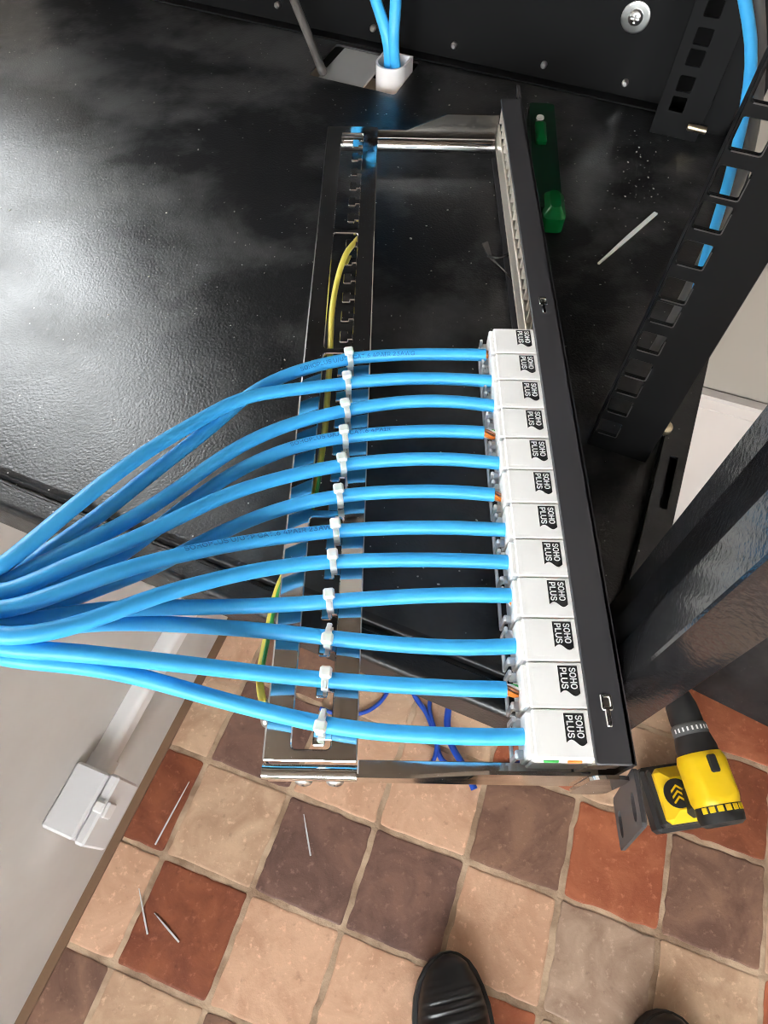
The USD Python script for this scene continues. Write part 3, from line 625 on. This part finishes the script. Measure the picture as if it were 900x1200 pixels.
# ------------------------------------------------------------------ cable ties (local: x along the cable, y across, z up; origin under the cable)
def make_tie(label, loc, rot):
    t = thing('cable_tie', label, 'cable tie', loc, rot, 'white cable ties on the chrome bar')
    ring = [(math.cos(a)*(CR+.0007), math.sin(a)*(CR+.0007)) for a in np.linspace(0, 2*np.pi, 25)]
    rp = Polygon([(math.cos(a)*(CR+.0012), (CR+.0006)+math.sin(a)*(CR+.0012)) for a in np.linspace(0, 2*np.pi, 30)[:-1]]).difference(Polygon([(math.cos(a)*(CR+.0003), (CR+.0006)+math.sin(a)*(CR+.0003)) for a in np.linspace(0, 2*np.pi, 30)[:-1]]))
    P = lambda n, m: part(n, m, 'tie_white', t, world=False)
    P('strap', join([frame(ext(rp, .0028, -.0014), (0, 0, 0), (0, 1, 0), (0, 0, 1), (1, 0, 0)), bx(-.0014, .0014, -.0022, .0022, -.0032, -.0022, .0002), bx(-.0014, .0014, -.0030, -.0020, -.003, .003, .0002), bx(-.0014, .0014, .0020, .0030, -.003, .003, .0002)]))
    P('head', bx(-.0024, .0024, -.0006, .0042, 2*CR-.0004, 2*CR+.0030, .0008))
    P('tail', bx(-.0011, .0011, -.0050, -.0004, 2*CR+.0004, 2*CR+.0016, .0004))
    return t
proto_tie = None
for k in range(12):
    P = CAB_PATH[k]; rel = P-np.array([0, 0, H]); cc = rel@WM; pxs = 450+FPX*cc[:, 0]/cc[:, 2]
    i = np.argmin(np.abs(pxs-bar_px[k])); t = P[max(0, i-2)]-P[i+2]; loc = P[i]-UZ*(CR+.0006); rz = math.atan2(t[1], t[0])+(math.pi if k in (9, 11) else 0)
    lb = f'small white cable tie on the {ORD[k]} blue cable from the far end' if k < 11 else 'small white cable tie on the nearest blue cable'
    if k == 0: lb = 'small white cable tie on the topmost blue cable of the fan'
    if proto_tie is None: proto_tie = make_tie(lb, loc, rz)
    else: copy_of(proto_tie, lb, loc, rz)

# ------------------------------------------------------------------ earth wire on the bar, ring terminal
yw = [pz(420, 279, ZT+BZ-.008), pz(415, 285, ZT+BZ-.001), pz(405, 298, ZT+BZ+.003), pz(396, 325, ZT+BZ), pz(389, 365, ZT+BZ-.001), pz(387, 410, ZT+BZ-.004), pz(384, 460, ZT+BZ-.006), pz(380, 510, ZT+BZ-.006), pz(374, 550, ZT+BZ-.006), pz(366, 590, ZT+BZ-.007), pz(345, 650, ZT+BZ-.012), pz(325, 690, ZT+BZ-.018), pz(317, 725, ZT+BZ-.022), pz(309, 765, ZT+BZ-.022), pz(304, 790, ZT+BZ-.018), pz(306, 815, ZT+BZ-.012), panp(.0260, BY1+.0030, BZ-.007)]
yw = smooth_path(spline(yw, .003), it=4)
ew = thing('earth_wire', 'yellow and green earth wire threaded through the chrome bar', 'wire', yw[0]*[1, 1, 0]+UZ*ZB)
ej = part('jacket', tube(yw, .0017, 12), 'earth_yellow', ew, smooth=60, label='yellow insulation')
o_ = np.cross(np.gradient(yw, axis=0), UZ); o_ /= np.linalg.norm(o_, axis=1)[:, None]
ns = len(yw); part('green_stripe', tube((yw-o_*.0007+UZ*.0006)[int(ns*.60):ns-6], .0012, 8), 'earth_green', ej, smooth=60, label='green stripe')
part('ring_terminal', frame(along(lathe([(.002, 0), (.0042, 0), (.0042, .0009), (.002, .0009), (.002, 0)], 18), (0, 0, 0), (0, 1, 0)), panp(.0235, BY1+.0008, BZ-.0065), PA, PL, UZ), 'zinc', ew, label='bright ring terminal')

# ================================================================== SMALL THINGS ON THE BASE
# conduit end with two blue cables, black cable
cu, cv = -.2215, .560
shape = unary_union([Point(cu, cv-.004).buffer(.0130, quad_segs=8), sbox(cu-.0130, cv-.004, cu+.0130, cv+.012)])
single('cable_conduit', cabf(ext(shape.difference(shape.buffer(-.0018)), ZB+.010-.02, .02)), 'conduit_white', 'white plastic conduit end rising through the base at the back', 'conduit')
zc = ZB+.02
for nm, pts, lb in (('blue_cable', [cab(cu-.003, cv-.004, .10), cab(cu-.003, cv-.004, ZB-.05), cab(cu-.003, cv-.002, ZB+.005), pp_(457, 55, CV, .556), pp_(449, 25, CV, .560), pp_(440, 0, CV, .566), cab(-.268, .580, ZB+.125), cab(-.272, .592, ZB+.142), cab(-.273, .612, ZB+.150), cab(-.273, .626, ZB+.151)], 'blue cable leaning left out of the white conduit'),
                    ('blue_cable', [cab(cu+.004, cv-.004, .10), cab(cu+.004, cv-.004, ZB-.05), cab(cu+.0035, cv-.003, ZB+.005), pp_(460, 50, CV, .556), pp_(463, 20, CV, .560), pp_(464, 0, CV, .566), cab(-.2395, .578, ZB+.130), cab(-.258, .590, ZB+.148), cab(-.2615, .612, ZB+.152), cab(-.2615, .626, ZB+.152)], 'blue cable rising straight out of the white conduit')):
    single(nm, tube(smooth_path(spline(pts, .006), it=3), .0046, 14), 'blue_jacket', lb, 'cable', smooth=60)
bc = [cab(-.268, .545, ZB-.12), pz(380, 90, ZB-.02), pz(377, 82, ZB+.004), pp_(368, 58, CV, .555), pp_(356, 28, CV, .562), pp_(345, 2, CV, .572), pp_(338, -20, CV, .580), cab(-.335, .591, ZB+.16)]
single('black_cable', tube(smooth_path(spline(bc, .005), it=3), .0037, 12), 'black_cable', 'dark grey cable dropping into the rear opening of the base', 'cable', smooth=60)
# green plastic tool
g0, g1 = pz(627, 140, ZB), pz(634, 268, ZB); gd = g1-g0; GL = np.linalg.norm(gd); gd /= GL; gs = np.array([-gd[1], gd[0], 0])
gt = thing('plastic_tool', 'dark green translucent plastic tool lying beside the patch panel', 'tool', (g0+g1)/2)
def gf(m): return frame(m, g0, gd, gs, UZ)
part('body', gf(ext(rrect(0, GL*.96, -.007, .012, .003), .012, .0006)), 'green_plastic', gt, smooth=30)
part('tip', gf(hull(ext(rrect(GL*.22, GL*.42, -.004, .004, .002), .003, .012), ext(rrect(GL*.25, GL*.38, -.002, .002, .001), .002, .015))), 'green_bright', gt, label='bright green ridge')
part('knob', gf(hull(ext(rrect(GL*.82, GL*1.04, -.001, .014, .004), .010, .0012), ext(rrect(GL*.86, GL*1.0, .003, .010, .003), .004, .0125))), 'green_bright', gt, label='bright green rounded end')
part('button', gf(frame(lathe([(0, .002), (.0026, .0015), (.0030, 0)], 16), (GL*.16, .0005, .0126), (1, 0, 0), (0, 1, 0), (0, 0, 1))), 'white_plastic', gt, label='small white dot')
# white offcut and black scrap
p0, p1 = pz(701, 310, ZB), pz(768, 251, ZB); d_ = (p1-p0); L_ = np.linalg.norm(d_); d_ /= L_
single('tie_offcut', frame(hull(bx(0, .001, -.0007, .0007, .0002, .0012), bx(L_-.004, L_, -.0014, .0014, .0002, .0014), bx(L_*.5, L_*.52, -.0014, .0014, .0004, .0016)), p0, d_, np.array([-d_[1], d_[0], 0]), UZ), 'tie_white', 'cut white cable tie tail lying on the dusty black base', 'offcut')
sp = [pz(568, 284, ZB+.012), pz(574, 300, ZB+.006), pz(586, 312, ZB+.003), pz(598, 324, ZB+.004), pz(610, 338, ZB+.002)]
s2 = [pz(574, 300, ZB+.004), pz(584, 302, ZB+.008), pz(598, 298, ZB+.004)]
def ribbon(pts, w, th):
    p = spline(pts, .003); t = np.gradient(p, axis=0); t /= np.linalg.norm(t, axis=1)[:, None]; s = np.cross(t, UZ); s /= np.linalg.norm(s, axis=1)[:, None]
    q = np.sin(np.linspace(0, 3, len(p)))[:, None]; s = s*np.cos(q)+UZ*np.sin(q)*.6; n = np.cross(s, t)
    ring = np.stack([p+s*w-n*th, p+s*w+n*th, p-s*w+n*th, p-s*w-n*th], 1).reshape(-1, 3); F = []
    for i in range(len(p)-1):
        for k in range(4):
            a, b = i*4+k, i*4+(k+1) % 4; F += [(a, b, b+4), (a, b+4, a+4)]
    e = (len(p)-1)*4; F += [(0, 2, 1), (0, 3, 2), (e, e+1, e+2), (e, e+2, e+3)]
    return ring, np.array(F)
bs = thing('strap_scrap', 'twisted black plastic strap scrap lying beside the empty ports', 'strap', pz(588, 305, ZB))
part('strip', ribbon(sp, .0022, .0004), 'black_gloss', bs, smooth=40); part('fold', ribbon(s2, .0024, .0004), 'black_gloss', bs, smooth=40)
# dust and grit on the base
dg = random.Random(3); grains = []; ico = arr(trimesh.creation.icosphere(0, 1.0))
base_in = sbox(U0+.01, V0+.012, .050, V1-.02).difference(hole.buffer(.006))
foot_ = Polygon([panp(x, y, 0)[:2] for x, y in ((-.003, -.003), (PLEN+.02, -.003), (PLEN+.02, .0145), (-.003, .0145))])
clus = [(500, 240, 90, 130), (700, 230, 60, 130), (560, 190, 110, 70), (330, 330, 140, 130), (120, 150, 160, 120), (480, 700, 160, 60), (740, 200, 30, 50)]
while len(grains) < 420:
    cx, cy, wx, wy = clus[dg.randrange(len(clus))]
    q = pz(dg.gauss(cx, wx), dg.gauss(cy, wy), ZB); uv = Point(CU@q, CV@q)
    if not base_in.contains(uv) or foot_.contains(Point(*q[:2])): continue
    r_ = .00016+.00034*dg.random()**3+(.0004 if dg.random() < .03 else 0)
    v_ = ico[0]*np.array([1+dg.random(), 1, .6])*r_; a_ = dg.random()*6.28; ca, sa = math.cos(a_), math.sin(a_)
    grains.append((np.c_[v_[:, 0]*ca-v_[:, 1]*sa, v_[:, 0]*sa+v_[:, 1]*ca, v_[:, 2]]+q+UZ*r_*.55, ico[1]))
single('grit', grains, 'dust_grain', 'pale grit and dust specks scattered over the black cabinet base', 'dust', kind='stuff', smooth=False)
# cables behind the front rail at the upper right
VR = .305
rb = [pp_(866, -40, CV, VR), pp_(873, 0, CV, VR), pp_(882, 48, CV, VR), pp_(880, 95, CV, VR), pp_(869, 150, CV, VR), pp_(857, 200, CV, VR), pp_(846, 240, CV, VR)]
cu_ = CU@rb[-1]
rb += [cab(cu_+.003, VR-.002, rb[-1][2]-.022), cab(cu_+.008, VR-.008, rb[-1][2]-.05), cab(cu_+.010, VR-.012, ZB+.03), cab(cu_+.010, VR-.010, ZB+.006)]
top_u = CU@rb[0]
rb = [cab(top_u-.01, VR+.04, ZB+.62), cab(top_u-.005, VR+.01, ZB+.40)]+rb
single('blue_cable', tube(smooth_path(spline(rb, .006), it=3), .0022, 14), 'blue_jacket', 'blue cable hanging behind the front rail at the upper right', 'cable', smooth=60)
gb = [pp_(886, -40, CV, VR+.012), pp_(890, 20, CV, VR+.012), pp_(891, 60, CV, VR+.012), pp_(889, 100, CV, VR+.012), pp_(884, 150, CV, VR+.012), pp_(872, 200, CV, VR+.010)]
cu_ = CU@gb[-1]
gb += [cab(cu_+.001, VR+.008, gb[-1][2]-.04), cab(cu_+.001, VR+.006, ZB+.04), cab(cu_-.001, VR+.006, ZB+.006)]
gb = [cab(CU@gb[0]-.01, VR+.06, ZB+.60)]+gb
single('grey_cable', tube(smooth_path(spline(gb, .006), it=3), .0024, 12), 'grey_cable', 'thin dark grey cable hanging next to the blue one', 'cable', smooth=60)

# ================================================================== FLOOR AND LOW WALL THINGS
# trunking and surface box on the low wall
ty0, ty1 = WD@pp_(95, 892, WN, LEDGE_N), WD@pp_(300, 700, WN, LEDGE_N)+.25
tr = rrect(-.018, .018, 0, .024, .010, 5).union(sbox(-.018, 0, .018, .010))
single('cable_trunking', frame(ext(tr, ty1-.012, .012), room(0, LEDGE_N-.0003, .205), UZ, -WN, WD), 'conduit_white', 'white rounded cable trunking running along the low grey wall', 'trunking', smooth=40)
sbx = thing('junction_box', 'white square surface mounted junction box on the low grey wall', 'junction box', room(-.026, LEDGE_N, .165))
def wl(m): return frame(m, room(0, LEDGE_N, 0), WD, -WN, UZ)
part('body', wl(bx(-.068, .014, .0003, .046, .172, .252, .003)), 'white_plastic_wall', sbx)
part('front_cover', wl(bx(-.070, .016, .046, .060, .170, .247, .003)), 'white_plastic_wall', sbx)
part('cable_entry', wl(join([bx(-.034, -.014, .060, .065, .220, .245, .002), bx(-.031, -.017, .048, .062, .2465, .251, .002)])), 'conduit_white', sbx)
part('spigot', frame(ext(tr.buffer(.003), .018), room(.013, LEDGE_N-.0006, .205), UZ, -WN, WD), 'conduit_white', sbx, smooth=40)
# black panel leaning against the back wall
pa, pb = pz(800, 797, 0.0), pz(900, 846, 0.0)
pd = pb-pa; pd /= np.linalg.norm(pd); pn = np.array([-pd[1], pd[0], 0])
gapv = abs((BACK_S-.02)-WD@pa)
hgt = .46; lean = np.array(pn*(gapv-.012)+UZ*hgt); lean /= np.linalg.norm(lean); nrm_ = np.cross(pd, lean)
sp_ = thing('side_panel', 'removed black steel side panel leaning against the back wall', 'panel', pa+pd*.2)
part('sheet', frame(bx(-.10, .52, 0, hgt, -.012, 0, .002), pa+UZ*.001, pd, lean, -nrm_ if False else nrm_*-1), 'powder_coat_clean', sp_)
scr = pp_(895, 766, nrm_*-1, (nrm_*-1)@pa)
part('screw', along(screw_head(.007, .004), scr+(nrm_*-1)*.0005 if (nrm_*-1)[1] < 0 else scr, (nrm_*-1) if (nrm_*-1)@(np.array([0, 0, H])-scr) > 0 else nrm_), 'zinc', sp_)
# thin dark blue cables on the floor seen under the panel
def floor_cable(pts, lb, r=.0034, zs=None):
    q = [pz(x, y, (r if zs is None else zs[i])) for i, (x, y) in enumerate(pts)]
    single('floor_cable', tube(smooth_path(spline(q, .006), it=4), r, 10), 'blue_jacket_deep', lb, 'cable', 'thin blue cables lying on the floor', smooth=60)
floor_cable([(455, 760), (458, 775), (459, 795), (450, 818), (430, 834), (400, 838), (375, 830)], 'thin deep blue cable curving in an open loop on the tiles', .0036)
floor_cable([(480, 800), (487, 818), (500, 835), (506, 850), (512, 872), (516, 890), (524, 896), (560, 905), (620, 890), (660, 860)], 'thin deep blue cable bending sharply on the tiles under the panel', .0044)
floor_cable([(545, 775), (535, 782), (515, 795), (506, 812), (503, 832), (510, 856), (512, 880), (502, 905), (500, 912)], 'thin deep blue cable crossing the bent one on the tiles', .0036, [.0036, .0036, .0036, .0036, .006, .0125, .0125, .006, .0036])
floor_cable([(560, 786), (540, 800), (528, 820), (524, 845), (526, 866), (536, 886), (545, 900), (556, 925)], 'thickest blue cable on the tiles, rightmost under the panel', .0058, [.0058, .0058, .0058, .0058, .0058, .013, .0155, .0155])
# cable tie tails dropped on the tiles
for (x0, y0, x1, y1), lb in (((163, 1041, 173, 1095), 'long clear cable tie tail lying on the dark red tile'), ((181, 1070, 210, 1104), 'short clear cable tie tail lying on the dark red tile'), ((356, 954, 364, 1003), 'clear cable tie tail lying on the dark brown tile'), ((222, 916, 182, 990), 'clear cable tie tail lying on the narrow cut red tile by the wall')):
    a_, b_ = pz(x0, y0, .0008), pz(x1, y1, .0008); d_ = b_-a_; L_ = np.linalg.norm(d_); d_ /= L_
    single('tie_offcut', frame(hull(bx(0, .001, -.0005, .0005, .0003, .0010), bx(L_-.001, L_, -.0012, .0012, .0003, .0012), bx(L_*.5, L_*.52, -.0012, .0012, .0008, .0016)), a_, d_, np.array([-d_[1], d_[0], 0]), UZ), 'clear_plastic', lb, 'offcut')

# ------------------------------------------------------------------ cordless drill standing on its battery
DA = pz(803, 812, .17); DB = pz(858, 966, .165); dd = (DA-DB)*[1, 1, 0]; DLn = np.linalg.norm(dd); dd /= DLn; ds = np.array([dd[1], -dd[0], 0])   # forward, right
D0 = np.array([*DB[:2], 0.0])
dr = thing('cordless_drill', 'yellow and black cordless drill standing upright on its battery', 'drill', D0+dd*.06)
def dm(m): return frame(m, D0, dd, -ds, UZ)            # x forward, y left, z up
AX = .142
def turned(profile, n=28):                             # profile (r, x) about the drill's axis
    v, f = lathe(profile, n); return np.stack([v[:, 2], v[:, 0], v[:, 1]+AX], 1), f
part('motor_cap', dm(turned([(0, .0), (.024, .0), (.030, .004), (.0315, .012), (.0315, .026), (0, .026)])), 'drill_black', dr, label='black rear cap')
for k in range(7):
    a_ = math.radians(-60+k*20); part('vent', dm(frame(bx(.017, .025, -.004, .004, .0308, .0322, .0005), (0, 0, AX), (1, 0, 0), (0, math.cos(a_), -math.sin(a_)), (0, math.sin(a_), math.cos(a_)))), 'drill_yellow', dr, label='yellow vent rib')
part('motor_housing', dm(hull(turned([(.031, .026), (.0335, .034), (.0335, .088), (.031, .096)]), bx(.03, .092, -.026, .026, AX-.03, AX+.032, .008))), 'drill_yellow', dr, label='yellow motor housing')
part('selector_switch', dm(bx(.066, .090, -.0065, .0065, AX+.030, AX+.0365, .002)), 'drill_black', dr, label='black slot switch on top')
part('gear_housing', dm(turned([(.029, .094), (.029, .106), (.0255, .122), (.0, .122)])), 'drill_black', dr)
part('torque_collar', dm(turned([(0, .121), (.0245, .121), (.0255, .124), (.0255, .136), (.0235, .139), (0, .139)])), 'drill_grey', dr, label='torque collar with pale markings')
for k in range(11):
    a_ = math.radians(-75+k*15); part('mark', dm(frame(bx(.127, .133, -.0012, .0012, .0254, .0258), (0, 0, AX), (1, 0, 0), (0, math.cos(a_), -math.sin(a_)), (0, math.sin(a_), math.cos(a_)))), 'label_white', dr)
part('chuck', dm(turned([(0, .138), (.0225, .138), (.0235, .142), (.0225, .166), (.0190, .184), (.0130, .190), (0, .190)])), 'drill_black', dr)
part('bit', dm(turned([(0, .188), (.0055, .188), (.0055, .200), (.0035, .203), (0, .203)], 6)), 'zinc', dr, label='bright hex bit holder')
part('handle', dm(hull(bx(.028, .070, -.017, .017, AX-.034, AX-.02, .008), bx(.018, .062, -.016, .016, .070, .082, .008))), 'drill_black', dr)
part('trigger', dm(hull(bx(.066, .082, -.009, .009, AX-.046, AX-.03, .004), bx(.060, .074, -.009, .009, AX-.066, AX-.05, .004))), 'drill_grey', dr)
fx0, fx1, fy0, fy1 = .010, .098, -.038, .046
ft = part('foot', dm(hull(bx(fx0+.004, fx1-.004, fy0+.003, fy1-.003, .050, .072, .007), bx(fx0+.014, fx1-.014, fy0+.012, fy1-.012, .062, .080, .007))), 'drill_yellow', dr, label='yellow battery foot')
ec = np.array([.054, .022])
part('emblem_ring', dm(frame(lathe([(0, 0), (.021, 0), (.021, .0012), (.0195, .0018), (0, .0018)], 28), (ec[0], ec[1], .0795), (1, 0, 0), (0, 1, 0), (0, 0, 1))), 'drill_black', ft, label='round black emblem')
for k in range(3):
    o = -.009+k*.008; ch = Polygon([(o, 0), (o-.008, .010), (o-.0045, .010), (o+.0035, 0), (o-.0045, -.010), (o-.008, -.010)])
    part('chevron', dm(frame(ext(ch.intersection(Point(0, 0).buffer(.018)), .0006), (ec[0]+.002, ec[1], .0812), (1, 0, 0), (0, 1, 0), (0, 0, 1))), 'drill_yellow', ft, label='yellow chevron')
part('battery', dm(join([bx(fx0-.004, fx1+.004, fy0-.004, fy1+.004, .0, .034, .006), bx(fx0+.002, fx1-.002, fy0, fy1, .032, .052, .005)])), 'drill_black', dr, label='black battery pack')

# ------------------------------------------------------------------ shoes
def shoe(toe, heading, lb):
    h = np.array([math.sin(heading), math.cos(heading), 0]); r = np.array([h[1], -h[0], 0]); Ls = .300
    o = np.array([*toe, 0.0])-h*Ls
    s = thing('shoe', lb, 'shoe', o+h*.15)
    def f(m): return frame(m, o, h, -r, UZ)
    t = np.array([0, .03, .09, .16, .23, .30, .38, .46, .54, .62, .70, .78, .85, .91, .955, .985, 1.0])
    w = np.array([.012, .027, .033, .0345, .034, .0335, .035, .038, .042, .0465, .0495, .0485, .0440, .0370, .0280, .0170, .005])
    cy = np.array([0, 0, 0, 0, 0, .001, .002, .003, .003, .003, .003, .002, .001, -.001, -.003, -.004, -.005])
    top = np.array([.070, .086, .094, .092, .086, .084, .088, .092, .088, .080, .071, .063, .057, .052, .047, .040, .030])
    def interp(a, q): return np.interp(q, t, a)
    q = np.r_[np.linspace(0, .55, 30), np.linspace(.56, .9, 60), np.linspace(.91, 1, 18)]
    outline = np.r_[np.c_[q*Ls, interp(cy, q)+interp(w, q)*1.06+.001], np.c_[q[::-1]*Ls, interp(cy, q[::-1])-interp(w, q[::-1])*1.06-.001]]
    part('sole', f(ext(Polygon(outline).buffer(.002), .024, 0)), 'shoe_sole', s, smooth=40)
    part('welt', f(ext(Polygon(outline).buffer(.0022), .004, .0215)), 'shoe_sole', s, smooth=40)
    n = 28; a = np.linspace(-.12, np.pi+.12, n); V = []
    for k, qq in enumerate(q):
        ww, tt, c0 = interp(w, qq), interp(top, qq), interp(cy, qq); hh_ = tt-.024
        ex = .72
        for aa in a:
            x = np.sign(math.cos(aa))*abs(math.cos(aa))**ex*ww; z = .024+np.sign(math.sin(aa))*abs(math.sin(aa))**(.85)*hh_
            if .60 < qq < .90 and math.sin(aa) > .15: z += .0022*math.sin(qq*150+x*20)*math.sin(aa)*math.sin((qq-.60)/.30*math.pi)**.7
            V.append((qq*Ls, c0+x, z))
    V = np.array(V); F = []
    for i in range(len(q)-1):
        for j in range(n-1):
            if .06 < q[i] < .40 and 8 <= j <= n-10: continue           # ankle opening
            A, B = i*n+j, i*n+j+1; F += [(A, B, B+n), (A, B+n, A+n)]
    F.append((0, 1, 2)); F = np.array(F)
    part('upper', f((V, F[:, ::-1])), 'shoe_leather', s, smooth=60)
    # collar round the opening, tongue and laces
    ring = [V[int(i)*n+j] for i, j in [(3, jj) for jj in range(8, n-8)]+[(ii, n-9) for ii in range(4, 22)]+[(21, jj) for jj in range(n-10, 7, -1)]+[(ii, 8) for ii in range(20, 3, -1)]]
    rp_ = np.array(ring+[ring[0]]); part('collar', f(tube(smooth_path(rp_, it=3), .004, 8)), 'shoe_leather', s, smooth=60)
    part('lining', f(ext(Polygon(outline).buffer(-.008).intersection(sbox(.012, -.1, .13, .1)), .004, .030)), 'shoe_lining', s)
    part('tongue', f(hull(bx(.118, .185, -.018, .024, .078, .089, .004), bx(.108, .120, -.016, .022, .094, .102, .003))), 'shoe_leather', s)
    for k in range(4):
        x = .125+k*.017; zt_ = np.interp(x/Ls, t, top)+.004
        part('lace', f(tube(spline([(x, .003-.026, zt_-.012), (x+.002, .003-.014, zt_), (x+.003, .003, zt_+.002), (x+.002, .003+.014, zt_), (x, .003+.026, zt_-.012)], .004), .0019, 8)), 'shoe_sole', s, smooth=60)
sh = pz(520, 1119, .035)
shoe(sh[:2], math.radians(-9), 'black creased leather shoe on the tiles, toe pointing at the panel')
sh2 = pz(782, 1188, .035)
shoe(sh2[:2], math.radians(6), 'black leather shoe whose toe just shows at the lower right edge')
